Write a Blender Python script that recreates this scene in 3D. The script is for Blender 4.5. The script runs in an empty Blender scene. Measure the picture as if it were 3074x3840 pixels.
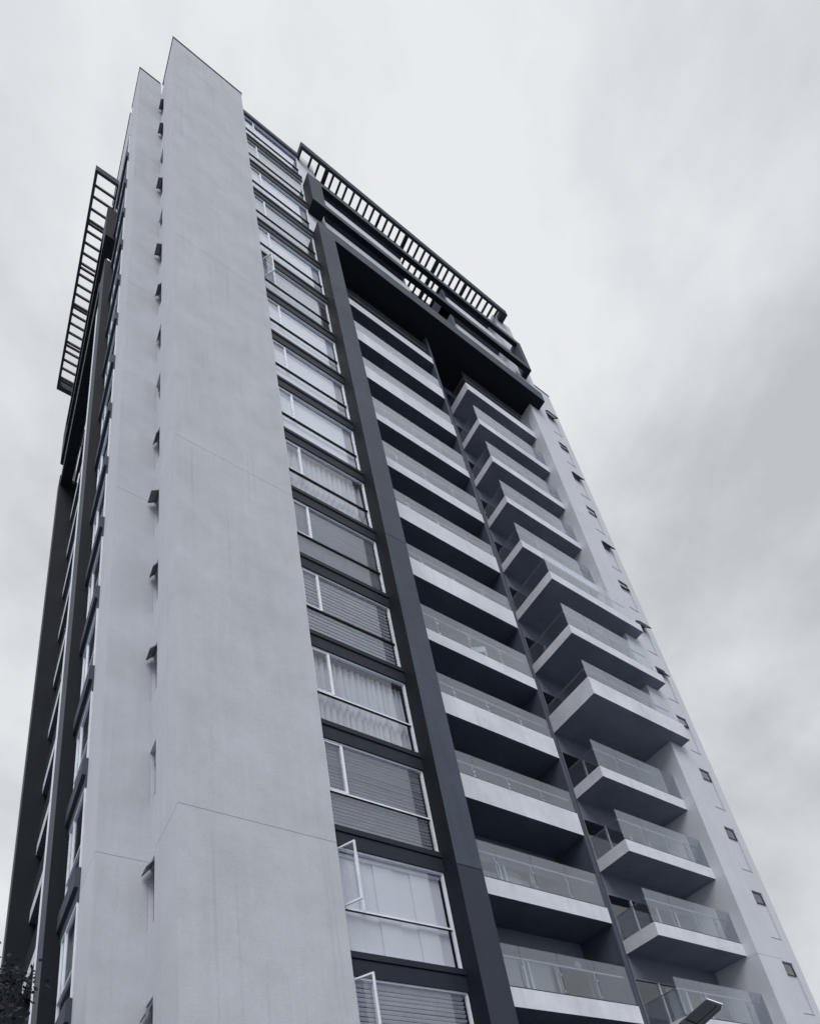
import bpy, bmesh, math, random
from mathutils import Matrix, Vector
random.seed(7)
sc = bpy.context.scene
C = sc.collection
# ------------------------------------------------------------------ camera
cam_d = bpy.data.cameras.new('camera'); cam = bpy.data.objects.new('camera', cam_d); C.objects.link(cam)
RX = (0.83009413, -0.53736254, -0.14894711); RY = (0.1311645, 0.44777687, -0.88447258); RZ = (0.5419775, 0.71465892, 0.44217983)
cam.matrix_world = Matrix(((RX[0], -RY[0], -RZ[0], 0), (RX[1], -RY[1], -RZ[1], 0), (RX[2], -RY[2], -RZ[2], 1.6), (0, 0, 0, 1)))
cam_d.sensor_fit = 'VERTICAL'; cam_d.sensor_height = 36.0
cam_d.lens = 2679.7 / 3840 * 36.0
cam_d.shift_x = -(1542.1 - 1537) / 3840; cam_d.shift_y = (3629.5 - 1920) / 3840
cam_d.clip_start = 0.05; cam_d.clip_end = 3000
sc.camera = cam
# ------------------------------------------------------------------ sky
SUN_DIR = Vector((-0.36, -0.56, 0.75)).normalized()          # towards the veiled sun, high behind the camera's left shoulder
world = bpy.data.worlds.new('World'); sc.world = world; world.use_nodes = True
wn = world.node_tree.nodes; wl = world.node_tree.links; wn.clear()
out = wn.new('ShaderNodeOutputWorld'); bg = wn.new('ShaderNodeBackground'); bg.inputs['Strength'].default_value = 0.084
sky = wn.new('ShaderNodeTexSky'); sky.sky_type = 'NISHITA'; sky.sun_disc = False
sky.sun_elevation = math.asin(SUN_DIR.z); sky.sun_rotation = math.atan2(SUN_DIR.x, SUN_DIR.y)
tc = wn.new('ShaderNodeTexCoord'); mp = wn.new('ShaderNodeMapping'); mp.inputs['Location'].default_value = (-5.23, 7.38, -0.54)
mp.inputs['Scale'].default_value = (1.0, 1.0, 1.25)
n1 = wn.new('ShaderNodeTexNoise'); n1.inputs['Scale'].default_value = 2.1; n1.inputs['Detail'].default_value = 7.0; n1.inputs['Roughness'].default_value = 0.54; n1.inputs['Distortion'].default_value = 0.12
n2 = wn.new('ShaderNodeTexNoise'); n2.inputs['Scale'].default_value = 5.2; n2.inputs['Detail'].default_value = 7.0; n2.inputs['Roughness'].default_value = 0.58; n2.inputs['Distortion'].default_value = 0.1
nm = wn.new('ShaderNodeMix'); nm.data_type = 'FLOAT'; nm.inputs[0].default_value = 0.30
cr = wn.new('ShaderNodeValToRGB')
cr.color_ramp.elements[0].position = 0.36; cr.color_ramp.elements[0].color = (0.535, 0.558, 0.588, 1)
cr.color_ramp.elements[1].position = 0.60; cr.color_ramp.elements[1].color = (0.83, 0.85, 0.878, 1)
sm = wn.new('ShaderNodeMix'); sm.data_type = 'RGBA'; sm.blend_type = 'MULTIPLY'; sm.inputs[0].default_value = 1.0; sm.inputs[7].default_value = (10, 10, 10, 1)
mx = wn.new('ShaderNodeMix'); mx.data_type = 'RGBA'; mx.inputs[0].default_value = 0.97
wl.new(tc.outputs['Generated'], mp.inputs['Vector']); wl.new(mp.outputs['Vector'], n1.inputs['Vector'])
wl.new(mp.outputs['Vector'], n2.inputs['Vector']); wl.new(n1.outputs['Fac'], nm.inputs[2]); wl.new(n2.outputs['Fac'], nm.inputs[3]); wl.new(nm.outputs[0], cr.inputs['Fac']); wl.new(cr.outputs['Color'], sm.inputs[6])
wl.new(sky.outputs['Color'], mx.inputs[6]); wl.new(sm.outputs[2], mx.inputs[7])
wl.new(mx.outputs[2], bg.inputs['Color']); wl.new(bg.outputs['Background'], out.inputs['Surface'])
# ------------------------------------------------------------------ sun (veiled by the overcast) and exposure
sd = bpy.data.lights.new('sun', 'SUN'); sd.energy = 1.5; sd.angle = math.radians(36); sd.color = (1.0, 0.995, 0.985)
so = bpy.data.objects.new('sun', sd); C.objects.link(so); so.rotation_euler = SUN_DIR.to_track_quat('Z', 'Y').to_euler(); so.location = (-40, 0, 60)
sc.view_settings.view_transform = 'Standard'; sc.view_settings.look = 'None'; sc.view_settings.exposure = 0.25; sc.view_settings.gamma = 1.0
sc.view_settings.use_curve_mapping = False
sc.cycles.max_bounces = 8; sc.cycles.transparent_max_bounces = 16; sc.cycles.use_denoising = True; sc.cycles.denoising_input_passes = 'RGB'

# ------------------------------------------------------------------ materials
def tint(v):
    a = min(1.0, max(0.0, (v - 0.02) / 0.4)) ** 0.6
    return (v * (0.78 + 0.19 * a), v, v * (1.42 - 0.345 * a))
def nt(name):
    m = bpy.data.materials.new(name); m.use_nodes = True
    n = m.node_tree.nodes; l = m.node_tree.links; n.clear()
    o = n.new('ShaderNodeOutputMaterial'); return m, n, l, o
def paint(name, v, rough=0.7, var=0.10, streak=0.08, bump=0.15, fine=28.0, spec=0.3):
    """mineral paint or render: cloudy tone, rain streaks down the face, fine grain"""
    m, n, l, o = nt(name); p = n.new('ShaderNodeBsdfPrincipled'); l.new(p.outputs[0], o.inputs['Surface'])
    g = n.new('ShaderNodeNewGeometry')
    big = n.new('ShaderNodeTexNoise'); big.inputs['Scale'].default_value = 0.7; big.inputs['Detail'].default_value = 9; big.inputs['Roughness'].default_value = 0.68
    l.new(g.outputs['Position'], big.inputs['Vector'])
    mp = n.new('ShaderNodeMapping'); mp.inputs['Scale'].default_value = (5.0, 5.0, 0.28); l.new(g.outputs['Position'], mp.inputs['Vector'])
    st = n.new('ShaderNodeTexNoise'); st.inputs['Scale'].default_value = 1.0; st.inputs['Detail'].default_value = 5; st.inputs['Roughness'].default_value = 0.6
    l.new(mp.outputs[0], st.inputs['Vector'])
    fn = n.new('ShaderNodeTexNoise'); fn.inputs['Scale'].default_value = fine; fn.inputs['Detail'].default_value = 4; l.new(g.outputs['Position'], fn.inputs['Vector'])
    def scaled(src, amt):
        a = n.new('ShaderNodeMapRange'); a.inputs[1].default_value = 0.25; a.inputs[2].default_value = 0.75
        a.inputs[3].default_value = 1 - amt; a.inputs[4].default_value = 1 + amt * 0.6; l.new(src, a.inputs[0]); return a.outputs[0]
    m1 = n.new('ShaderNodeMath'); m1.operation = 'MULTIPLY'; l.new(scaled(big.outputs['Fac'], var), m1.inputs[0]); l.new(scaled(st.outputs['Fac'], streak), m1.inputs[1])
    mp2 = n.new('ShaderNodeMapping'); mp2.inputs['Scale'].default_value = (9.0, 9.0, 0.16); mp2.inputs['Location'].default_value = (3.1, 7.7, 1.3); l.new(g.outputs['Position'], mp2.inputs['Vector'])
    s2 = n.new('ShaderNodeTexNoise'); s2.inputs['Scale'].default_value = 1.0; s2.inputs['Detail'].default_value = 3; l.new(mp2.outputs[0], s2.inputs['Vector'])
    sp = n.new('ShaderNodeMapRange'); sp.inputs[1].default_value = 0.60; sp.inputs[2].default_value = 0.80; sp.inputs[3].default_value = 1.0; sp.inputs[4].default_value = 1 - 2.4 * streak; l.new(s2.outputs['Fac'], sp.inputs[0])
    m0 = n.new('ShaderNodeMath'); m0.operation = 'MULTIPLY'; l.new(m1.outputs[0], m0.inputs[0]); l.new(sp.outputs[0], m0.inputs[1])
    m2 = n.new('ShaderNodeMath'); m2.operation = 'MULTIPLY'; l.new(m0.outputs[0], m2.inputs[0]); l.new(scaled(fn.outputs['Fac'], 0.05), m2.inputs[1])
    mc = n.new('ShaderNodeVectorMath'); mc.operation = 'SCALE'; mc.inputs[0].default_value = tint(v); l.new(m2.outputs[0], mc.inputs['Scale'])
    l.new(mc.outputs[0], p.inputs['Base Color'])
    p.inputs['Roughness'].default_value = rough; p.inputs['Specular IOR Level'].default_value = spec
    b = n.new('ShaderNodeBump'); b.inputs['Strength'].default_value = bump; b.inputs['Distance'].default_value = 0.01
    l.new(fn.outputs['Fac'], b.inputs['Height']); l.new(b.outputs[0], p.inputs['Normal'])
    return m
def plain(name, v, rough=0.5, metal=0.0, spec=0.4, trans=0.0):
    m, n, l, o = nt(name); p = n.new('ShaderNodeBsdfPrincipled')
    p.inputs['Base Color'].default_value = (*tint(v), 1); p.inputs['Roughness'].default_value = rough; p.inputs['Metallic'].default_value = metal
    p.inputs['Specular IOR Level'].default_value = spec
    g = n.new('ShaderNodeNewGeometry'); t = n.new('ShaderNodeTexNoise'); t.inputs['Scale'].default_value = 3.0; t.inputs['Detail'].default_value = 4
    l.new(g.outputs['Position'], t.inputs['Vector'])
    a = n.new('ShaderNodeMapRange'); a.inputs[1].default_value = 0.3; a.inputs[2].default_value = 0.7; a.inputs[3].default_value = 0.9; a.inputs[4].default_value = 1.06
    l.new(t.outputs['Fac'], a.inputs[0])
    mc = n.new('ShaderNodeVectorMath'); mc.operation = 'SCALE'; mc.inputs[0].default_value = tint(v); l.new(a.outputs[0], mc.inputs['Scale']); l.new(mc.outputs[0], p.inputs['Base Color'])
    l.new(p.outputs[0], o.inputs['Surface'])
    return m
def glass(name, tr=0.85, ior=1.5, lo=0.0, wob=0.02, dust=0.0, hue=(0.985, 0.992, 1.0)):
    """a clear pane: tinted see-through body with a mirror coat that follows the Fresnel law"""
    m, n, l, o = nt(name)
    t = n.new('ShaderNodeBsdfTransparent'); t.inputs['Color'].default_value = (tr * hue[0], tr * hue[1], tr * hue[2], 1)
    g = n.new('ShaderNodeBsdfGlossy'); g.inputs['Roughness'].default_value = 0.01; g.inputs['Color'].default_value = (0.93, 0.965, 1, 1)
    g0 = n.new('ShaderNodeNewGeometry'); dt = n.new('ShaderNodeVectorMath'); dt.operation = 'DOT_PRODUCT'; l.new(g0.outputs['Incoming'], dt.inputs[0]); l.new(g0.outputs['Normal'], dt.inputs[1])
    def mt(op, x, y):
        q = n.new('ShaderNodeMath'); q.operation = op; q.use_clamp = False
        for i, s_ in enumerate((x, y)):
            if s_ is None: continue
            if isinstance(s_, (int, float)): q.inputs[i].default_value = s_
            else: l.new(s_, q.inputs[i])
        return q.outputs[0]
    r0 = ((ior - 1) / (ior + 1)) ** 2
    sch = mt('ADD', mt('MULTIPLY', mt('POWER', mt('SUBTRACT', 1.0, mt('ABSOLUTE', dt.outputs['Value'], None)), 5.0), 1 - r0), r0 + lo)
    geo = n.new('ShaderNodeNewGeometry'); w = n.new('ShaderNodeTexNoise'); w.inputs['Scale'].default_value = 1.3; l.new(geo.outputs['Position'], w.inputs['Vector'])
    b = n.new('ShaderNodeBump'); b.inputs['Strength'].default_value = wob; b.inputs['Distance'].default_value = 0.05; l.new(w.outputs['Fac'], b.inputs['Height']); l.new(b.outputs[0], g.inputs['Normal'])
    x = n.new('ShaderNodeMixShader'); l.new(sch, x.inputs[0]); l.new(t.outputs[0], x.inputs[1]); l.new(g.outputs[0], x.inputs[2])
    last = x
    if dust > 0:
        d = n.new('ShaderNodeBsdfDiffuse'); d.inputs['Color'].default_value = (*tint(0.5), 1)
        y = n.new('ShaderNodeMixShader'); y.inputs[0].default_value = dust; l.new(x.outputs[0], y.inputs[1]); l.new(d.outputs[0], y.inputs[2]); last = y
    l.new(last.outputs[0], o.inputs['Surface'])
    return m
def cloth(name, v):
    m, n, l, o = nt(name); d = n.new('ShaderNodeBsdfDiffuse'); d.inputs['Color'].default_value = (*tint(v), 1)
    t = n.new('ShaderNodeBsdfTranslucent'); t.inputs['Color'].default_value = (*tint(v), 1)
    x = n.new('ShaderNodeMixShader'); x.inputs[0].default_value = 0.2; l.new(d.outputs[0], x.inputs[1]); l.new(t.outputs[0], x.inputs[2]); l.new(x.outputs[0], o.inputs['Surface'])
    return m
M = {
    'render': paint('grey_render', 0.515, 0.85, 0.14, 0.05, 0.35, spec=0.12),
    'white': paint('white_masonry_paint', 0.70, 0.8, 0.22, 0.07, 0.3, spec=0.15),
    'bright': paint('bright_white_paint', 0.86, 0.7, 0.08, 0.04, 0.15, spec=0.2),
    'pier': paint('pale_masonry_paint', 0.59, 0.8, 0.08, 0.04, 0.2, spec=0.2),
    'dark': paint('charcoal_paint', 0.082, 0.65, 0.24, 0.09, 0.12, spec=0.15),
    'dark2': paint('deep_charcoal_and_shade', 0.017, 0.65, 0.15, 0.08, 0.12, spec=0.12),  # near-black; on the frame's returns it carries their shade as colour
    'dark3': paint('base_charcoal_paint', 0.048, 0.65, 0.12, 0.06, 0.12, spec=0.15),
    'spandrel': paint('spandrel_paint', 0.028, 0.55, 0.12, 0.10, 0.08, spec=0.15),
    'soffit': paint('soffit_paint', 0.115, 0.85, 0.3, 0.0, 0.15, spec=0.1), 'soffit2': paint('soffit_paint_lit', 0.235, 0.85, 0.3, 0.0, 0.15, spec=0.1),  # second tone is a lit copy: stronger light on right-hand undersides put in colour
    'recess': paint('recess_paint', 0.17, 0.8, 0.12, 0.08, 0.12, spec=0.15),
    'metal': plain('dark_steel', 0.018, 0.5, 0.0, 0.2),
    'sash': plain('grey_aluminium', 0.20, 0.45, 0.0, 0.3),
    'alu': plain('white_aluminium', 0.80, 0.35, 0.0, 0.5),
    'railpaint': plain('pale_rail', 0.72, 0.35, 0.0, 0.5),
    'steel': plain('brushed_steel', 0.62, 0.3, 0.9),
    'glass': glass('window_glass', 0.97, 1.52, 0.02, 0.012),
    'rail_glass': glass('balustrade_glass', 0.88, 1.52, 0.055, 0.0, 0.03, (0.93, 0.965, 1.0)),
    'door_glass': glass('door_glass', 0.82, 1.52, 0.02, 0.0),
    'slit_glass': glass('frosted_glass', 0.35, 1.5, 0.03, 0.0, 0.28),
    'blind': plain('blind_slat', 0.80, 0.6), 'blind2': plain('blind_slat_grey', 0.55, 0.6),
    'roller': cloth('roller_fabric', 0.92), 'roller2': cloth('roller_fabric_grey', 0.5),
    'panel': cloth('panel_fabric', 0.80), 'curtain': cloth('curtain_fabric', 0.66), 'drape': cloth('drape_fabric', 0.88),
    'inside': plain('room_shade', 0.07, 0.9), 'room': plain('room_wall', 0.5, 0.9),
    'ground': paint('asphalt_ground', 0.20, 0.9, 0.25, 0.0, 0.4, 60), 'paving': paint('concrete_paving', 0.24, 0.9, 0.15, 0.0, 0.3, 40),
    'leaf': plain('leaf_dark', 0.02, 0.6), 'bark': plain('bark', 0.05, 0.9),
    'chair': plain('wicker_dark', 0.05, 0.7), 'chairw': plain('white_plastic', 0.75, 0.4), 'lampglow': plain('opal_glass', 0.85, 0.3),
}
# ------------------------------------------------------------------ mesh helpers
class MB:
    def __init__(s): s.v = []; s.f = []; s.m = []
    def box(s, x0, x1, y0, y1, z0, z1, m=0, bottom=None):
        i = len(s.v)
        s.v += [(x0, y0, z0), (x1, y0, z0), (x1, y1, z0), (x0, y1, z0), (x0, y0, z1), (x1, y0, z1), (x1, y1, z1), (x0, y1, z1)]
        s.f += [(i, i + 3, i + 2, i + 1), (i + 4, i + 5, i + 6, i + 7), (i, i + 1, i + 5, i + 4), (i + 1, i + 2, i + 6, i + 5), (i + 2, i + 3, i + 7, i + 6), (i + 3, i, i + 4, i + 7)]
        s.m += [m if bottom is None else bottom] + [m] * 5
        return s
    def tube(s, a, b, r, m=0, k=8):
        a = Vector(a); b = Vector(b); d = (b - a).normalized(); u = d.orthogonal().normalized(); w = d.cross(u); i = len(s.v)
        for p in (a, b):
            for j in range(k):
                t = 2 * math.pi * j / k; s.v.append(tuple(p + u * (r * math.cos(t)) + w * (r * math.sin(t))))
        for j in range(k):
            s.f.append((i + j, i + (j + 1) % k, i + k + (j + 1) % k, i + k + j)); s.m.append(m)
        s.f.append(tuple(i + j for j in reversed(range(k)))); s.f.append(tuple(i + k + j for j in range(k))); s.m += [m, m]
        return s
    def build(s, name, mats, parent=None, bevel=0.0):
        me = bpy.data.meshes.new(name); me.from_pydata(s.v, [], s.f)
        mats = mats if isinstance(mats, (list, tuple)) else [mats]
        for q in mats: me.materials.append(M[q])
        me.polygons.foreach_set('material_index', s.m)
        if bevel:
            bm = bmesh.new(); bm.from_mesh(me)
            bmesh.ops.bevel(bm, geom=bm.edges[:], offset=bevel, segments=1, affect='EDGES', profile=0.5); bm.to_mesh(me); bm.free()
        me.update()
        o = bpy.data.objects.new(name, me); C.objects.link(o); o.parent = parent
        return o
def box(name, mat, parent, x0, x1, y0, y1, z0, z1, bevel=0.0, bottom=None):
    b = MB(); b.box(x0, x1, y0, y1, z0, z1, 0, 1 if bottom else None)
    return b.build(name, [mat, bottom] if bottom else mat, parent, bevel)
def thing(name, label, cat, loc=(0, 0, 0), group=None):
    o = bpy.data.objects.new(name, None); C.objects.link(o); o.location = loc; o.empty_display_size = 0.3
    o['label'] = label; o['category'] = cat
    if group: o['group'] = group
    return o
def tag(o, label, cat, group=None):
    o['label'] = label; o['category'] = cat
    if group: o['group'] = group
    return o
def struct(o): o['kind'] = 'structure'; return o
def frame(b, axis, p0, p1, a0, a1, z0, z1, w, m=0, sides='lrtb'):
    """picture frame lying in a plane: axis 'y' -> spans x, thickness in y (p0..p1)"""
    def put(u0, u1, v0, v1):
        if axis == 'y': b.box(u0, u1, p0, p1, v0, v1, m)
        else: b.box(p0, p1, u0, u1, v0, v1, m)
    if 'l' in sides: put(a0, a0 + w, z0, z1)
    if 'r' in sides: put(a1 - w, a1, z0, z1)
    if 't' in sides: put(a0 + w, a1 - w, z1 - w, z1)
    if 'b' in sides: put(a0 + w, a1 - w, z0, z0 + w)

E0 = 1.6                                     # eye height: measured heights below are above the eye
def S(n): return 5.92 + 3.0 * n + E0         # underside of floor slab n

# ------------------------------------------------------------------ ground
g = MB(); g.box(-600, 600, -600, 600, -0.5, 0.0); struct(g.build('ground', 'ground'))
g = MB(); g.box(-3.0, 34, 6.2, 44, 0.0, 0.14); struct(g.build('pavement', 'paving', None, 0.02))

# ------------------------------------------------------------------ the tower
T = thing('apartment_tower', 'tall apartment tower with pale fin walls, charcoal frame and stacked white balconies', 'apartment building', (2.085, 9.67, 0))
def P(o):                                   # keep world placement under the tower's empty
    o.parent = T; o.matrix_parent_inverse = T.matrix_world.inverted(); return o
bpy.context.view_layer.update()
TI = Matrix.Translation(T.location).inverted()
def tbox(*a, **k):
    o = box(*a[:2], None, *a[2:], **k); o.parent = T; o.matrix_parent_inverse = TI; return o
def tb(b, name, mats, bevel=0.0):
    o = b.build(name, mats, None, bevel); o.parent = T; o.matrix_parent_inverse = TI; return o
def lift(o, v): o.location = v; return o

JO = [0.14, 8.84 + E0, 20.66 + E0, 32.45 + E0, 44.2 + E0]
TOP = 52.85 + E0; TOP2 = 54.2 + E0
# fin walls, cast in tall lifts with recessed joints
def lifts(name, mat, x0, x1, y0, y1, top, bevel=0.004, gap=0.007, flank=None):
    js = [z for z in JO if z < top - 1] + [top]
    for a, c in zip(js[:-1], js[1:]):
        if flank:
            b = MB(); b.box(x0, x1, y0, y1, a + gap / 2, c - gap / 2); b.m[-1] = 1; tb(b, name, [mat, flank], bevel)
        else: tbox(name, mat, x0, x1, y0, y1, a + gap / 2, c - gap / 2, bevel=bevel)
lifts('wall_panel', 'render', 3.06, 6.24, 9.99, 11.46, TOP, flank='pier')
lifts('wall_panel', 'render', 2.085, 3.068, 11.92, 13.33, TOP2, flank='pier')
tbox('wall_core', 'render', 3.07, 6.2, 10.0, 11.44, 0.1, TOP - 0.05); tbox('wall_core', 'render', 3.36, 6.2, 11.44, 13.6, 0.1, TOP - 0.05)
tbox('wall_core', 'render', 2.095, 3.06, 11.93, 13.3, 0.1, TOP2 - 0.05)
tbox('coping', 'dark', 3.03, 6.27, 9.96, 11.6, TOP, TOP + 0.06)
tbox('coping', 'dark', 2.06, 3.03, 11.89, 13.36, TOP2, TOP2 + 0.05)
# slit windows in the flank of the front fin
AW = {-1: 24, 0: 34, 1: 0, 2: 36, 3: 27, 4: 46, 5: 18, 6: 6, 7: 9, 8: 22, 9: 40, 10: 7, 11: 37, 12: 5, 13: 33, 14: 28}
def slit(k):
    z0, z1, zt = S(k) + 1.30, S(k) + 2.79, S(k) + 2.38
    b = MB(); frame(b, 'x', 3.17, 3.21, 11.465, 11.915, z0, z1, 0.03); b.box(3.17, 3.21, 11.495, 11.885, zt - 0.02, zt + 0.02)
    w = tb(b, 'slit_window', 'sash')
    box('pane', 'slit_glass', w, 3.185, 3.195, 11.495, 11.885, z0 + 0.03, zt - 0.02)
    s = MB(); h = (z1 - zt - 0.03) * (.80 if AW[k] > 25 else .95)
    frame(s, 'x', -0.010, 0.010, -0.19, 0.17, -h, 0, 0.026)
    s.box(-0.003, 0.003, -0.164, 0.144, -h + 0.026, -0.026, 1)
    a = s.build('awning_sash', ['sash', 'slit_glass'], w); a.location = (3.15 if AW[k] < 8 else 3.10, 11.69, z1 - 0.02); a.rotation_euler = (0, math.radians(AW[k]), 0)
for k in range(-1, 15): slit(k)
zz = 0.14
for k in range(-1, 15):
    tbox('flank_infill', 'pier', 3.062, 3.335, 11.461, 11.918, zz, S(k) + 1.30); zz = S(k) + 2.79
tbox('flank_infill', 'pier', 3.062, 3.335, 11.461, 11.918, zz, TOP - 0.3)
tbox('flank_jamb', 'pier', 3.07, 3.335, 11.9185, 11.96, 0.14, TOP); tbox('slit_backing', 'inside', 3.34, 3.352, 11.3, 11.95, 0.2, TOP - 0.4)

# ---- front window bay
XB0, XB1, YW = 6.24, 9.035, 10.19
KIND = {-1: 'slats', 0: 'panels', 1: 'slats2', 2: 'curtain', 3: 'slats', 4: 'slats2', 5: 'curtain', 6: 'roller', 7: 'roller', 8: 'roller', 9: 'roller2', 10: 'roller', 11: 'roller2', 12: 'roller', 13: 'roller2', 14: 'roller'}
OPEN = {-1: 60, 0: 63, 9: 55}
slat_me = {}
def slat_mesh(mat, w, hw):
    if (mat, w, hw) not in slat_me:
        q = hw; b = MB(); b.box(0, w, -q, q, -0.003, 0.003)
        me = bpy.data.meshes.new('slat'); me.from_pydata(b.v, [], b.f); me.materials.append(M[mat]); slat_me[(mat, w, hw)] = me
    return slat_me[(mat, w, hw)]
def wavy(name, mat, parent, x0, x1, y, z0, z1, amp=0.03, n=26, seed=0):
    r = random.Random(seed); cols = n * 4; v = []; f = []; ph = 0; pts = []
    for i in range(cols + 1):
        u = i / cols; ph += 2 * math.pi / 4 * r.uniform(0.6, 1.4); pts.append((x0 + (x1 - x0) * u, math.sin(ph) * amp * r.uniform(0.5, 1.2), r.uniform(-.02, .02)))
    rows = 5
    for j in range(rows + 1):
        t = j / rows
        for px, oy, jx in pts: v.append((px + jx * t * 1.2, y + oy * (0.5 + 0.6 * t), z1 + (z0 - z1) * t))
    W = cols + 1
    for j in range(rows):
        for i in range(cols): f.append((j * W + i, j * W + i + 1, (j + 1) * W + i + 1, (j + 1) * W + i))
    me = bpy.data.meshes.new(name); me.from_pydata(v, [], f); me.materials.append(M[mat])
    for p in me.polygons: p.use_smooth = True
    o = bpy.data.objects.new(name, me); C.objects.link(o); o.parent = parent; return o
def front_window(k):
    z0, z1 = S(k) + 0.50, S(k + 1) - 0.02; zt = S(k) + 1.50; xm = 6.79
    b = MB()
    b.box(XB0 + .02, XB0 + 0.06, YW - .03, YW + .05, z0, z1); b.box(XB1 - 0.045, XB1, YW - .03, YW + .05, z0, z1)
    b.box(XB0 + .06, XB1 - .045, YW - .03, YW + .05, z1 - .045, z1); b.box(XB0 + .06, XB1 - .045, YW - .03, YW + .05, z0, z0 + .04)
    b.box(XB0 + .06, XB1 - .045, YW - .02, YW + .05, zt - .022, zt + .022, 0 if k in (0, 1, 2) else 1, 1); b.box(xm - .028, xm + .028, YW - .028, YW + .05, zt + .022, z1 - .045)
    w = tb(b, 'window', ['alu', 'metal'])
    box('pane', 'glass', w, XB0 + .06, XB1 - .045, YW + .005, YW + .013, z0 + .04, zt - .022)
    box('pane', 'glass', w, xm + .028, XB1 - .045, YW + .005, YW + .013, zt + .022, z1 - .045)
    hw = 0.46; s = MB()
    frame(s, 'y', -0.02, 0.02, 0, hw, zt + .025, z1 - .05, 0.035); s.box(0.035, hw - .035, -.004, .004, zt + .06, z1 - .085, 1)
    a = s.build('casement_sash', ['alu', 'glass'], w); a.location = (XB0 + .09, YW - .002, 0); a.rotation_euler = (0, 0, -math.radians(OPEN.get(k, 0)))
    kind = KIND[k]; yb = YW + 0.11; xa, xb = XB0 + 0.05, XB1 - 0.05
    if kind.startswith('slats'):
        mat = 'blind' if kind == 'slats' else 'blind2'; me = slat_mesh(mat, xb - xa, {-1: .036, 1: .029, 3: .026, 4: .0185}[k]); z = z1 - 0.10; tilt = -math.radians(47)
        box('blind_headrail', 'blind', w, xa, xb, yb - .03, yb + .03, z1 - .07, z1 - .02)
        while z > z0 + 0.05:
            o = bpy.data.objects.new('blind_slat', me); C.objects.link(o); o.parent = w; o.location = (xa, yb, z + random.uniform(-.004, .004)); o.rotation_euler = (tilt + random.uniform(-.05, .05), random.uniform(-.002, .002), 0)
            z -= {4: .085, 3: .135}.get(k, .098)
    elif kind == 'panels':
        x = xa
        for i in range(6):
            x1 = min(x + 0.50, xb); box('blind_panel', 'panel', w, x, x1, yb + (i % 2) * .025, yb + (i % 2) * .025 + .004, z0 + .02, z1 - .14); x = x1 - 0.03
        box('blind_headrail', 'blind', w, xa, xb, yb - .03, yb + .05, z1 - .14, z1 - .05)
    elif kind == 'curtain':
        wavy('curtain', 'curtain', w, xa, xb, yb + .08, z0 + .02, z1 - .06, 0.09, 16, k + 50)
    else:
        drop = z0 + 0.03
        box('roller_blind', kind, w, xa, xb - (0.22 if k in (9, 11) else 0.0), yb, yb + .004, drop, z1 - .08 - (0.25 if k == 13 else 0))
        box('blind_headrail', 'blind', w, xa, xb, yb - .035, yb + .035, z1 - .09, z1 - .03)
for k in range(-1, 15): front_window(k)
for k in range(-2, 16):
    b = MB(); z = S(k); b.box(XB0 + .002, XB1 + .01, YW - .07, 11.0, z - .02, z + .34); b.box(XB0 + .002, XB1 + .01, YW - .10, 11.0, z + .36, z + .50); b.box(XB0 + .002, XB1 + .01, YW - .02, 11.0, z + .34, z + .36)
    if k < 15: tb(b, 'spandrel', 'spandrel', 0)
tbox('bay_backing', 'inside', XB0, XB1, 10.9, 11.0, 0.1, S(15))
tbox('roof_coping', 'dark', XB0 + .01, XB1 + .02, YW - .12, 12, S(15) - 0.02, S(15) + 0.34)
tbox('bay_base', 'spandrel', XB0, XB1, YW - .05, 11.0, 0.1, S(-2))

# ---- charcoal frame: column, beam, upper box
XF0, XF1, YF = 9.05, 22.1, 9.67
CT = 42.38 + E0
for i, (a, c) in enumerate(((0.14, JO[1]), (JO[1], JO[2]), (JO[2], JO[3]), (JO[3], CT))):
    b = MB(); b.box(XF0, 9.79, YF, 10.6, a + .006, c - (.006 if i < 3 else 0)); b.m[-1] = 1; tb(b, 'column_panel', ['dark3' if i == 0 else 'dark', 'dark2'], 0.008)  # left return coloured near-black to stand for its shade
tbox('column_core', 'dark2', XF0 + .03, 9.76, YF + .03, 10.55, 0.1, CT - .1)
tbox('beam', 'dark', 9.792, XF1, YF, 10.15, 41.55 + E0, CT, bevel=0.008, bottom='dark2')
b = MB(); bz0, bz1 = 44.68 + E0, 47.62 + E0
b.box(XF0, 9.72, YF, 10.16, bz0, bz1, 0, 1); b.m[-1] = 1; b.box(9.72, XF1 - .32, YF, 9.90, bz0, bz0 + .42, 0, 1); b.box(9.72, XF1 - .32, YF, 9.88, bz1 - .37, bz1, 0, 1); b.box(XF1 - .32, XF1, YF, 10.16, bz0, bz1, 0, 1)  # left return of the box darkened too, shade put into its colour
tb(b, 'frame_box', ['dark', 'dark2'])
# white wall between the bay and the loggias, seen above the column
tbox('wall_pier', 'white', 9.06, 9.98, 10.2, 10.9, 40 + E0, S(15) + 0.9, bevel=0.01)
tbox('wall_pier', 'recess', 9.06, 9.2, 10.56, 13.5, 0.1, S(15))

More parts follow.
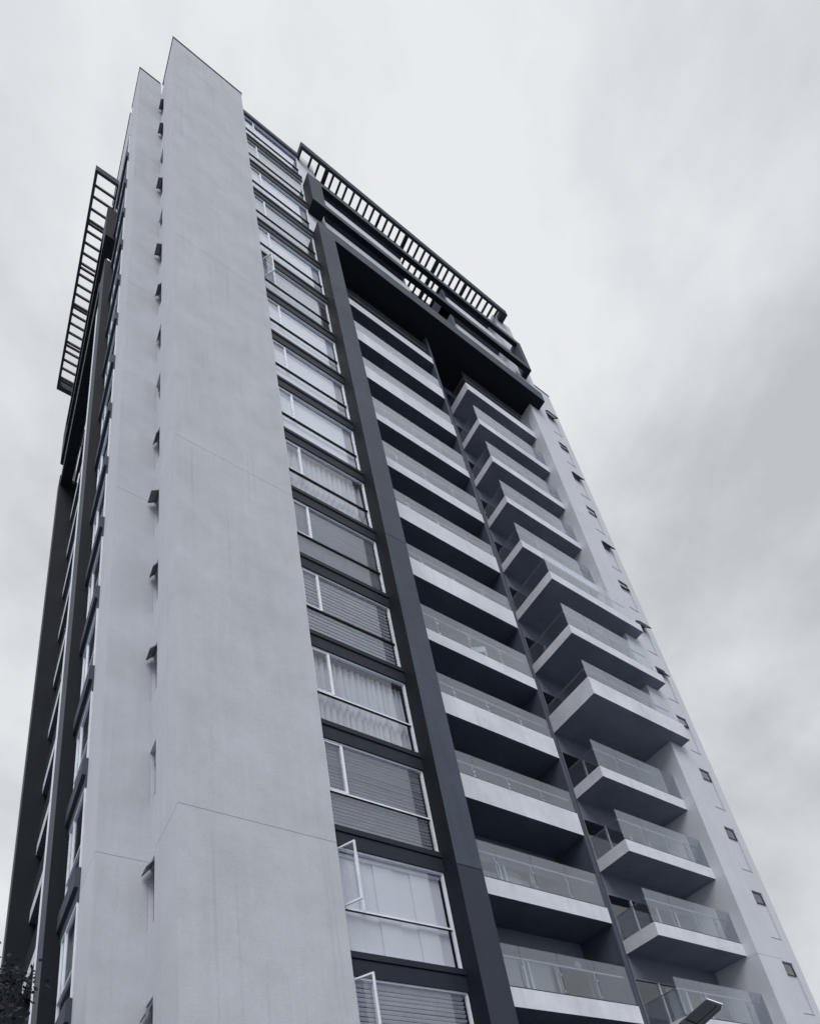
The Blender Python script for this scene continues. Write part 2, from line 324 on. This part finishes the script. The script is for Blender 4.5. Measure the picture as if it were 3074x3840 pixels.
# ---- pergola along the front, slats run in depth
def pergola(name, axis):
    z0, z1 = 50.92 + E0, 51.42 + E0
    b = MB()
    if axis == 'x':
        b.box(XF0, XF1, YF, 9.80, z0, z1); b.box(XF0, XF0 + .10, 9.80, 10.5, z0, z1); b.box(XF1 - .35, XF1, 9.80, 10.5, z0, z1); b.box(15.3, 18.0, 11.66, 11.75, z0, z1); b.box(XF0 + .1, 15.3, 10.42, 10.5, z0 + .1, z1)
    else:
        b.box(0.99, 1.11, 15.35, 25.55, z0, z1); b.box(1.11, 2.06, 15.35, 15.47, z0, z1); b.box(1.11, 2.06, 25.30, 25.55, z0, z1); b.box(1.98, 2.06, 15.47, 25.3, z0 + .1, z1)
    p = tb(b, name, 'dark3')
    s = MB()
    if axis == 'x': s.box(-.042, .042, 0, 1, 0, 0.16)
    else: s.box(0, 1, -.038, .038, 0, 0.16)
    me = bpy.data.meshes.new('pergola_slat'); me.from_pydata(s.v, [], s.f); me.materials.append(M['metal'])
    def put(q, ln, z=0.0):
        o = bpy.data.objects.new('slat', me); C.objects.link(o); o.parent = p; q += random.uniform(-.02, .02)
        if axis == 'x': o.location = (q, 9.80, z0 + .03); o.scale = (1, ln, 1)
        else: o.location = (1.11, q, z0 + .03); o.scale = (ln, 1, 1)
    if axis == 'x':
        q = 9.66; i = 0
        while q < XF1 - .5:
            ln = 0.68 if not 15.3 < q < 18.0 else 1.88
            put(q, ln); q += 0.395; i += 1
        for q in (10.56, 13.62, 15.28, 17.30, 19.22): put(q, 0.68 if not 15.3 < q < 18.0 else 1.88)
    else:
        q = 15.95; i = 0
        while q < 25.2:
            put(q, .9)
            if i % 4 == 3: put(q + .15, .9)
            q += .47; i += 1
    return p
pergola('pergola', 'x'); pergola('pergola', 'y')

# ---- balconies
def balustrade(bal, pts, z0, z1, rail=True, railz=None, y=None):
    """glass panels between the x positions in pts, standing on the fascia"""
    for a, c in zip(pts[:-1], pts[1:]):
        box('glass_panel', 'rail_glass', bal, a + .006, c - .006, y + .03, y + .045, z0 - .06, z1)
    if rail:
        b = MB(); b.tube((pts[0] + .12, y + .11, railz), (pts[-1] - .10, y + .11, railz), 0.026); 
        b.build('handrail', 'railpaint', bal)
        for q in pts[1:-1]:
            c = MB(); c.box(q - .012, q + .012, y + .085, y + .135, z0 - .05, railz - .02); c.box(q - .03, q + .03, y + .046, y + .085, railz - .30, railz - .24); c.box(q - .03, q + .03, y + .046, y + .085, z0 + .10, z0 + .16); c.build('post', 'steel', bal)
FM = {-2: .5, -1: .5, 0: .5, 1: .5, 2: .82, 3: .82, 4: .5, 5: .88, 6: .9, 7: .56, 8: .48, 9: .88, 10: .84, 11: .56, 12: .5, 13: 1.66, 14: 1.66}
FR = {4: .8, 11: .6, 13: 1.66, 14: 1.66}
def channel(bal, x0, x1, y, z):
    box('glass_channel', 'metal', bal, x0, x1, y + .012, y + .065, z, z + .035)
for n in [q for q in range(-2, 15) if q != 12]:
    z = S(n); h = FM[n]; b = MB()
    xe = 15.02
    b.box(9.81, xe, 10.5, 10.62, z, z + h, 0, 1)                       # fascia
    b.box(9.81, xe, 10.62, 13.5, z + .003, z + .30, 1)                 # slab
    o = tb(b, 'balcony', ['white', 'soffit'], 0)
    if n < 13: channel(o, 9.82, xe, 10.5, z + h)
    if n < 13: balustrade(o, [9.82, 11.21, 12.47, 13.76, xe], z + h, z + 1.66, True, z + 1.36, 10.5)
for n in [q for q in range(-2, 15) if q != 12]:
    z = S(n); h = FR.get(n, .45); big = n in (4, 5, 6); b = MB()
    y0 = 9.75 if big else 10.5; x0 = 16.93 if big else 17.0; x1 = 22.15 if big else 21.435
    if n >= 13: x0 = 18.0
    if n == 12: x0 = 15.23
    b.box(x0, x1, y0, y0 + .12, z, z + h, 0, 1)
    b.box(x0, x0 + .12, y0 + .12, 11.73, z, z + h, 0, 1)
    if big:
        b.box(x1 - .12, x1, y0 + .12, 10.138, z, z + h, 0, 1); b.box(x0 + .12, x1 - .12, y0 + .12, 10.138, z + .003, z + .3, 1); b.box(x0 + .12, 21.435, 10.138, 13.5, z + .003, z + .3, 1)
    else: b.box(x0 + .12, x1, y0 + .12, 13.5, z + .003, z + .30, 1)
    o = tb(b, 'balcony', ['white', 'soffit2'], 0)  # undersides take the lighter tone, their extra light painted in
    if n >= 13: continue
    channel(o, x0 + .01, x1, y0, z + h)
    xe = x1 - (.42 if big else 0)
    balustrade(o, [x0 + .01, x0 + 1.2, x0 + 2.4, x0 + 3.5, xe], z + h, z + 1.66, True, z + 1.34, y0)
    c = MB(); c.box(x0 + .03, x0 + .045, y0 + .06, 11.70, z + h - .06, z + 1.30); c.build('glass_panel', 'rail_glass', o)
    c = MB(); c.tube((x0 + .10, y0 + .12, z + 1.34), (x0 + .10, 11.70, z + 1.34), .02); c.build('handrail', 'steel', o)
# dark soffit over the top loggia row and the void
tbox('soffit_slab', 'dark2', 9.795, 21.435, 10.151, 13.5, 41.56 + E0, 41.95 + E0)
# dividing wall, back walls, glazed doors
tbox('dividing_wall', 'dark', 15.025, 15.17, 10.52, 13.5, 0.1, 41.55 + E0)
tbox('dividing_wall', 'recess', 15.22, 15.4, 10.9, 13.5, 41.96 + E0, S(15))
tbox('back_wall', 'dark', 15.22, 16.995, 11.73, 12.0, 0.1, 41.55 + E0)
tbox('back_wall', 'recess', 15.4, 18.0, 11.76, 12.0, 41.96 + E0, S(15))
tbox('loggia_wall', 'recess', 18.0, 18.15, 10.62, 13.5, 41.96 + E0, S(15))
tbox('roof_slab', 'soffit', 9.05, 15.4, 10.6, 26, S(15) - .02, S(15) + .25); tbox('roof_slab', 'soffit', 18.0, 21.43, 10.6, 26, S(15) - .02, S(15) + .25); tbox('roof_slab', 'soffit', 15.4, 18.0, 11.8, 26, S(15) - .02, S(15) + .25)
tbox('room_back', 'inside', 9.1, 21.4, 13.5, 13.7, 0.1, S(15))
def doors(n, x0, x1, muls, drape):
    z0, z1 = S(n) + .302, S(n) + 2.22; b = MB(); Y = 11.74
    frame(b, 'y', Y, Y + .07, x0, x1, z0, z1, .05)
    xs = [x0 + .05]
    for m in muls: b.box(m - .03, m + .03, Y - .01, Y + .06, z0 + .05, z1 - .05, 1); xs += [m]
    xs += [x1 - .05]
    w = tb(b, 'sliding_door', ['sash', 'alu'])
    for a, c in zip(xs[:-1], xs[1:]): box('pane', 'door_glass', w, a + .03, c - .03, Y + .02, Y + .03, z0 + .05, z1 - .05)
    if drape:
        for a, c in drape: wavy('curtain', 'drape', w, a, c, Y + .13, z0 + .02, z1 - .05, .03, 10, n * 7 + int(a))
    b = MB(); b.box(x0, x1, Y, 12.0, z1, S(n + 1) + .003); return tb(b, 'lintel', 'recess')
for n in range(-2, 12):
    doors(n, 9.22, 15.02, [10.9, 12.53, 12.72, 13.75], {0: [(9.4, 10.8), (11.2, 13.6)], 1: [(12.7, 13.4)], -1: [(9.4, 14)], 3: [(11, 12.2)]}.get(n))
    doors(n, 17.0, 21.43, [18.11, 19.4, 20.4], {0: [(18.6, 19.3)], 2: [(20.4, 21.2)], 5: [(18.2, 18.8)]}.get(n))
for n in (12, 13, 14):
    doors(n, 9.22, 15.22, [10.9, 12.72, 13.75], None); doors(n, 18.15, 21.43, [19.4, 20.4], None)
tbox('wall_base', 'recess', 9.8, 21.43, 11.76, 12.0, 0.1, S(-2))

# ---- right-hand pier and set-back wing
lifts('wall_panel', 'pier', 21.44, 22.76, 10.14, 11.9, S(15) + .35)
tbox('wall_core', 'pier', 21.47, 22.73, 10.17, 13.7, 0.1, S(15))
WT = 48.3 + E0
tbox('wing_wall', 'pier', 22.7, 24.3, 10.94, 11.3, 0.1, WT); tbox('wing_wall', 'pier', 25.25, 25.72, 10.94, 13.0, 0.1, WT)
tbox('coping', 'dark', 22.77, 25.74, 10.91, 13.0, WT, WT + .07)
zz = 0.1
for n in range(-2, 13):
    z0, zt, z1 = S(n) + 1.53, S(n) + 2.98, S(n) + 3.55
    tbox('wing_wall', 'pier', 24.301, 25.249, 10.942, 11.3, zz, z0); zz = z1
    b = MB(); frame(b, 'y', 10.975, 11.01, 24.31, 25.24, z0, z1, .035); b.box(24.345, 25.205, 10.975, 11.01, zt - .025, zt + .025)
    w = tb(b, 'slit_window', 'pier')
    box('sill', 'pier', w, 24.30, 25.255, 10.922, 10.99, z0 - .022, z0)
    box('pane', 'pier', w, 24.345, 25.205, 10.985, 10.995, z0 + .035, zt - .025)
    s = MB(); h = z1 - zt - .05; frame(s, 'y', -.018, .018, -.43, .43, -h, 0, .035); s.box(-.395, .395, -.004, .004, -h + .035, -.035, 1)
    a = s.build('awning_sash', ['metal', 'door_glass'], w); a.location = (24.775, 10.985, z1 - .03); a.rotation_euler = (-math.radians([3, 24, 6, 30, 5, 18, 34, 8, 26][n % 9] if n > 3 else 2), 0, 0)
tbox('wing_wall', 'pier', 24.301, 25.249, 10.942, 11.3, zz, WT)
tbox('slit_backing', 'inside', 24.2, 25.25, 11.2, 11.29, 0.2, WT - .2)
tbox('wing_core', 'pier', 22.76, 25.70, 11.32, 34, 0.1, WT - .02)

# ---- left facade
XL = 2.07
def left_window(k):
    z0, z1 = S(k) + .50, S(k + 1) - .34; zt = S(k) + 1.12
    b = MB(); frame(b, 'x', XL - .02, XL + .05, 13.36, 15.06, z0, z1, .045)
    b.box(XL - .02, XL + .05, 13.4, 15.02, zt - .02, zt + .02); b.box(XL - .02, XL + .05, 14.55, 14.60, zt + .02, z1 - .045)
    w = tb(b, 'window', 'alu')
    box('pane', 'glass', w, XL + .005, XL + .013, 13.405, 15.015, z0 + .045, zt - .02)
    box('pane', 'glass', w, XL + .005, XL + .013, 13.405, 14.55, zt + .02, z1 - .045); box('pane', 'glass', w, XL + .005, XL + .013, 14.60, 15.015, zt + .02, z1 - .045)
    kind = ['roller', 'roller2', 'none', 'roller', 'roller2', 'none'][(k * 5 + 3) % 6]
    if kind != 'none': box('roller_blind', kind, w, XL + .12, XL + .124, 13.7, 14.6 if k % 2 else 15.0, z0 + .03 + (.9 if k % 3 == 0 else 0), z1 - .03)
for k in range(-1, 15): left_window(k)
for k in range(-2, 15):
    b = MB(); z = S(k); b.box(XL - .10, 3.0, 13.335, 15.3, z, z + .44); b.box(XL - .02, 3.0, 13.335, 15.3, z - .34, z); b.box(XL - .06, 3.0, 13.335, 15.3, z + .44, z + .50)
    tb(b, 'spandrel', 'dark')
tbox('bay_backing', 'inside', 2.7, 2.8, 13.3, 15.4, 0.1, S(15)); tbox('parapet_wall', 'pier', 2.04, 2.35, 13.336, 17.0, S(15) - .34, 53.4 + E0); tbox('roof_coping', 'dark', 2.01, 2.38, 13.362, 17.03, 53.4 + E0, 53.48 + E0)
for i, (a, c) in enumerate(((0.14, JO[1]), (JO[1], JO[2]), (JO[2], JO[3]), (JO[3], CT))):
    for q in ((1.73, 3.0, 15.31, 16.25), (1.66, 3.0, 25.2, 26.0)):
        b = MB(); b.box(*q, a + .006, c - (.006 if i < 3 else 0)); b.m[2] = 1; tb(b, 'column_panel', ['dark', 'dark2'], 0.008)  # near face of each pilaster gets its shade from the dark tone
tbox('wall_strip', 'bright', 1.78, 3.0, 16.26, 17.12, 0.14, CT - .9, bevel=.01)
tbox('wall_strip', 'white', 2.12, 3.0, 15.32, 17.1, CT - .8, S(15) + .2)
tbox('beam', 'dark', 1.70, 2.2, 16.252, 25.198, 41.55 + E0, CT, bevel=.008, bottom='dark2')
b = MB(); b.box(1.65, 2.16, 15.31, 16.1, bz0, bz1, 0, 1); b.m[-4] = 1; b.box(1.65, 1.9, 16.1, 25.2, bz0, bz0 + .42, 0, 1); b.box(1.65, 1.9, 16.1, 25.2, bz1 - .37, bz1, 0, 1); b.box(1.65, 2.16, 25.2, 26.0, bz0, bz1, 0, 1)  # near end of the box darkened likewise, painted-in shade
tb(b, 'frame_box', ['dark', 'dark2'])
for n in range(-2, 15):
    z = S(n); b = MB(); b.box(2.33, 2.45, 17.12, 25.2, z, z + .5, 0, 1); b.box(2.45, 4.2, 17.12, 25.2, z + .003, z + .3, 1)
    o = tb(b, 'balcony', ['white', 'soffit'])
    for a, c in ((17.13, 19.1), (19.1, 21.1), (21.1, 23.1), (23.1, 25.18)): box('glass_panel', 'rail_glass', o, 2.36, 2.375, a + .006, c - .006, z + .44, z + 1.66)
    c = MB(); c.tube((2.44, 17.2, z + 1.36), (2.44, 25.1, z + 1.36), .022); c.build('handrail', 'steel', o)
    b = MB(); frame(b, 'x', 3.6, 3.66, 17.3, 25.1, z + .302, z + 2.5, .05)
    for q in (19.2, 21.2, 23.2): b.box(3.59, 3.66, q - .03, q + .03, z + .352, z + 2.45)
    w = tb(b, 'sliding_door', 'alu'); box('pane', 'door_glass', w, 3.62, 3.63, 17.35, 25.05, z + .352, z + 2.45)
    if n in (-1, 0, 1, 3, 4): wavy('curtain', 'drape', w, 0, 4.0, 0, z + .32, z + 2.45, .04, 22, n + 90).matrix_local = Matrix.Translation((3.8, 21, 0)) @ Matrix.Rotation(math.pi / 2, 4, 'Z')
tbox('room_back', 'inside', 4.2, 4.4, 15.3, 26, 0.1, S(15)); tbox('side_wall', 'recess', 2.5, 4.2, 25.22, 26, 0.1, S(15))
tbox('tower_core', 'recess', 4.4, 22.7, 13.7, 34, 0.1, S(15) - .05); tbox('tower_core', 'render', 2.3, 4.39, 26.02, 34, 0.1, S(15))
tbox('roof_slab', 'soffit', 2.4, 4.4, 15.36, 26, S(15) - .02, S(15) + .2)
tbox('roof_house', 'white', 9.9, 14.5, 13, 20, S(15) + .25, S(15) + 1.2)

# ------------------------------------------------------------------ things on the balconies
def armchair(x, y, z, rz, mat, label, name='armchair'):
    t = thing(name, label, 'chair', (x, y, z)); t.rotation_euler = (0, 0, rz)
    box('seat', mat, t, -.34, .34, -.34, .34, .22, .42, .03); box('backrest', mat, t, -.34, .34, .26, .38, .42, 1.08, .03)
    for s in (-1, 1):
        box('armrest', mat, t, s * .40 - .06, s * .40 + .06, -.34, .38, .22, .62, .02)
        for q in (-1, 1): box('leg', mat, t, s * .36 - .03, s * .36 + .03, q * .30 - .03, q * .30 + .03, 0, .22)
    return t
armchair(13.6, 11.06, S(1) + .30, 0.3, 'chair', 'dark armchair behind the glass of a balcony low on the front')
def side_chair(x, y, z, rz, label):
    t = thing('plastic_chair', label, 'chair', (x, y, z)); t.rotation_euler = (0, 0, rz)
    box('seat', 'chairw', t, -.22, .22, -.22, .22, .43, .46, .01)
    for s in (-1, 1):
        for q in (-1, 1): box('leg', 'chairw', t, s * .20 - .018, s * .20 + .018, q * .20 - .018, q * .20 + .018, 0, .43)
        box('back_post', 'chairw', t, s * .20 - .018, s * .20 + .018, .19, .22, .46, .90)
    box('backrest', 'chairw', t, -.20, .20, .20, .225, .66, .90, .005)
    return t
side_chair(13.1, 10.92, S(4) + .30, 2.6, 'white plastic chair behind balcony glass halfway up the front')

def potted_plant(x, y, z, h, label, seed):
    r = random.Random(seed); t = thing('potted_plant', label, 'plant', (x, y, z), 'potted plants on the balconies')
    b = MB(); k = 12
    for zz_, rr in ((0, .13), (.30, .19), (.33, .19), (.33, .16), (.28, .15)):
        for j in range(k): b.v.append((rr * math.cos(6.2832 * j / k), rr * math.sin(6.2832 * j / k), zz_))
    for a in range(4):
        for j in range(k): b.f.append((a * k + j, a * k + (j + 1) % k, (a + 1) * k + (j + 1) % k, (a + 1) * k + j)); b.m.append(0)
    b.f.append(tuple(4 * k + j for j in range(k))); b.f.append(tuple(reversed(range(k)))); b.m += [0, 0]
    b.build('pot', 'pier', t)
    b = MB(); tips = []
    for i in range(7):
        e = Vector((r.gauss(0, .16), r.gauss(0, .12), h * r.uniform(.6, 1))); b.tube((0, 0, .26), e, .012, k=5); tips.append(e)
    b.build('stem', 'bark', t)
    v = []; f = []
    for _ in range(420):
        e = r.choice(tips); u = r.uniform(.45, 1.05); o = e * u + Vector((r.gauss(0, .07), r.gauss(0, .07), .12 + r.gauss(0, .06)))
        ax = Vector((r.gauss(0, 1), r.gauss(0, 1), r.gauss(.2, .6))).normalized(); sd = ax.orthogonal().normalized(); L_ = r.uniform(.09, .16); i = len(v)
        v += [tuple(o), tuple(o + ax * L_ * .5 + sd * L_ * .22), tuple(o + ax * L_), tuple(o + ax * L_ * .5 - sd * L_ * .22)]; f.append((i, i + 1, i + 2, i + 3))
    me = bpy.data.meshes.new('foliage'); me.from_pydata(v, [], f); me.materials.append(M['leaf']); o = bpy.data.objects.new('foliage', me); C.objects.link(o); o.parent = t
potted_plant(21.05, 10.95, S(10) + .30, 1.25, 'potted plant at the pier end of the second highest right-hand balcony', 1)
potted_plant(21.0, 11.0, S(9) + .30, 1.05, 'potted plant at the pier end of the third highest right-hand balcony', 2)
potted_plant(20.9, 10.95, S(7) + .30, 1.2, 'potted plant at the pier end of the balcony just above the three deep ones', 3)
potted_plant(14.6, 11.2, S(3) + .30, 1.3, 'potted plant by the dividing wall behind a front balcony level with the deep white slab', 4)
q = MB(); q.tube((14.64, 11.70, 8.18 + E0), (14.64, 11.735, 8.18 + E0), .12, k=18); o = tb(q, 'wall_light', 'lampglow')

# ------------------------------------------------------------------ street lamp poking into the lower right
L = thing('street_lamp', 'dark flat-armed street lamp rising in front of the lower right balconies', 'street lamp', (4.62, 2.62, 0))
def lp(az, t, d): a = math.radians(az); return Vector((d * math.sin(a), d * math.cos(a), E0 + d * t))
LQ = (lp(60.187, .33188, 7.6), lp(60.645, .31395, 7.5), lp(57.642, .30944, 7.25), lp(59.217, .30085, 7.15))
q1, q2, r1, r2 = [Vector(v) for v in LQ]
pb = (q1 + q2) / 2; pa = (r1 + r2) / 2; pa = pb + (pa - pb) * 1.25
d = (pb - pa).normalized(); wv = (q2 - q1); wv = (wv - d * wv.dot(d)); LW = wv.length; wv.normalize(); nv = d.cross(wv)
def obox(name, mat, parent, a, c, w, h, bevel=.006):
    ln = (c - a).length; b = MB(); b.box(0, ln, -w / 2, w / 2, -h / 2, h / 2); o = b.build(name, mat, None, bevel)
    mw = Matrix(((d.x, wv.x, nv.x, a.x), (d.y, wv.y, nv.y, a.y), (d.z, wv.z, nv.z, a.z), (0, 0, 0, 1)))
    o.parent = parent; o.matrix_local = Matrix.Translation(parent.location).inverted() @ mw; return o
obox('lamp_head', 'metal', L, pa, pb, LW, .07); obox('end_cap', 'alu', L, pb + d * .002, pb + d * .02, LW, .07, .002); obox('lens', 'dark2', L, pa + d * .1 - nv * .042, pb - d * .06 - nv * .042, LW * .72, .012, .003)
base = pa - d * .35
q = MB(); q.tube((0, 0, 0), (0, 0, base.z), .06, k=14); o = q.build('pole', 'metal', L); o.location = (base.x - L.location.x, base.y - L.location.y, 0)
obox('arm', 'metal', L, base - d * .02, pa, .07, .06)
q = MB(); q.box(-.15, .15, -.15, .15, 0, .03); o = q.build('base_plate', 'metal', L); o.location = (base.x - L.location.x, base.y - L.location.y, 0)

# ------------------------------------------------------------------ tree at the lower left
def tree(loc, h, cr, label, seed, nleaf=16000):
    r = random.Random(seed); t = thing('broadleaf_tree', label, 'tree', loc)
    b = MB(); p = Vector((0, 0, 0)); rad = .13
    for i in range(8):
        q = p + Vector((r.uniform(-.07, .07), r.uniform(-.07, .07), h * .09)); b.tube(p, q, rad); p = q; rad *= .9
    tips = []
    for i in range(16):
        a = r.uniform(0, 6.28); st = Vector((0, 0, h * r.uniform(.35, .72))); e = st + Vector((math.cos(a) * cr * r.uniform(.4, .8), math.sin(a) * cr * r.uniform(.4, .8), h * r.uniform(.05, .26)))
        md = (st + e) / 2 + Vector((0, 0, -.1)); b.tube(st, md, .045, k=6); b.tube(md, e, .025, k=5); tips.append(e); tips.append(md)
    b.build('trunk', 'bark', t)
    cl = [(Vector((r.gauss(0, .42) * cr, r.gauss(0, .42) * cr, h * .72 + r.gauss(0, .12) * h)), r.uniform(.25, .5)) for _ in range(30)] + [(e, .35) for e in tips]
    v = []; f = []
    for _ in range(nleaf):
        c, s = r.choice(cl); o = Vector((r.gauss(0, s * .6), r.gauss(0, s * .6), r.gauss(0, s * .5))) + c
        ax = Vector((r.gauss(0, 1), r.gauss(0, 1), r.gauss(0, .6) - .3)).normalized(); sd = ax.orthogonal().normalized() ; sd.rotate(Matrix.Rotation(r.uniform(0, 6.28), 3, ax)); L_ = r.uniform(.07, .13); w = L_ * .32
        i = len(v); v += [tuple(o), tuple(o + ax * L_ * .5 + sd * w), tuple(o + ax * L_), tuple(o + ax * L_ * .5 - sd * w)]; f.append((i, i + 1, i + 2, i + 3))
    me = bpy.data.meshes.new('crown'); me.from_pydata(v, [], f); me.materials.append(M['leaf']); o = bpy.data.objects.new('crown', me); C.objects.link(o); o.parent = t
tree((0.36, 12.0, 0), 8.05, 1.2, 'dark leafy tree at the foot of the side facade, lower left corner', 5)
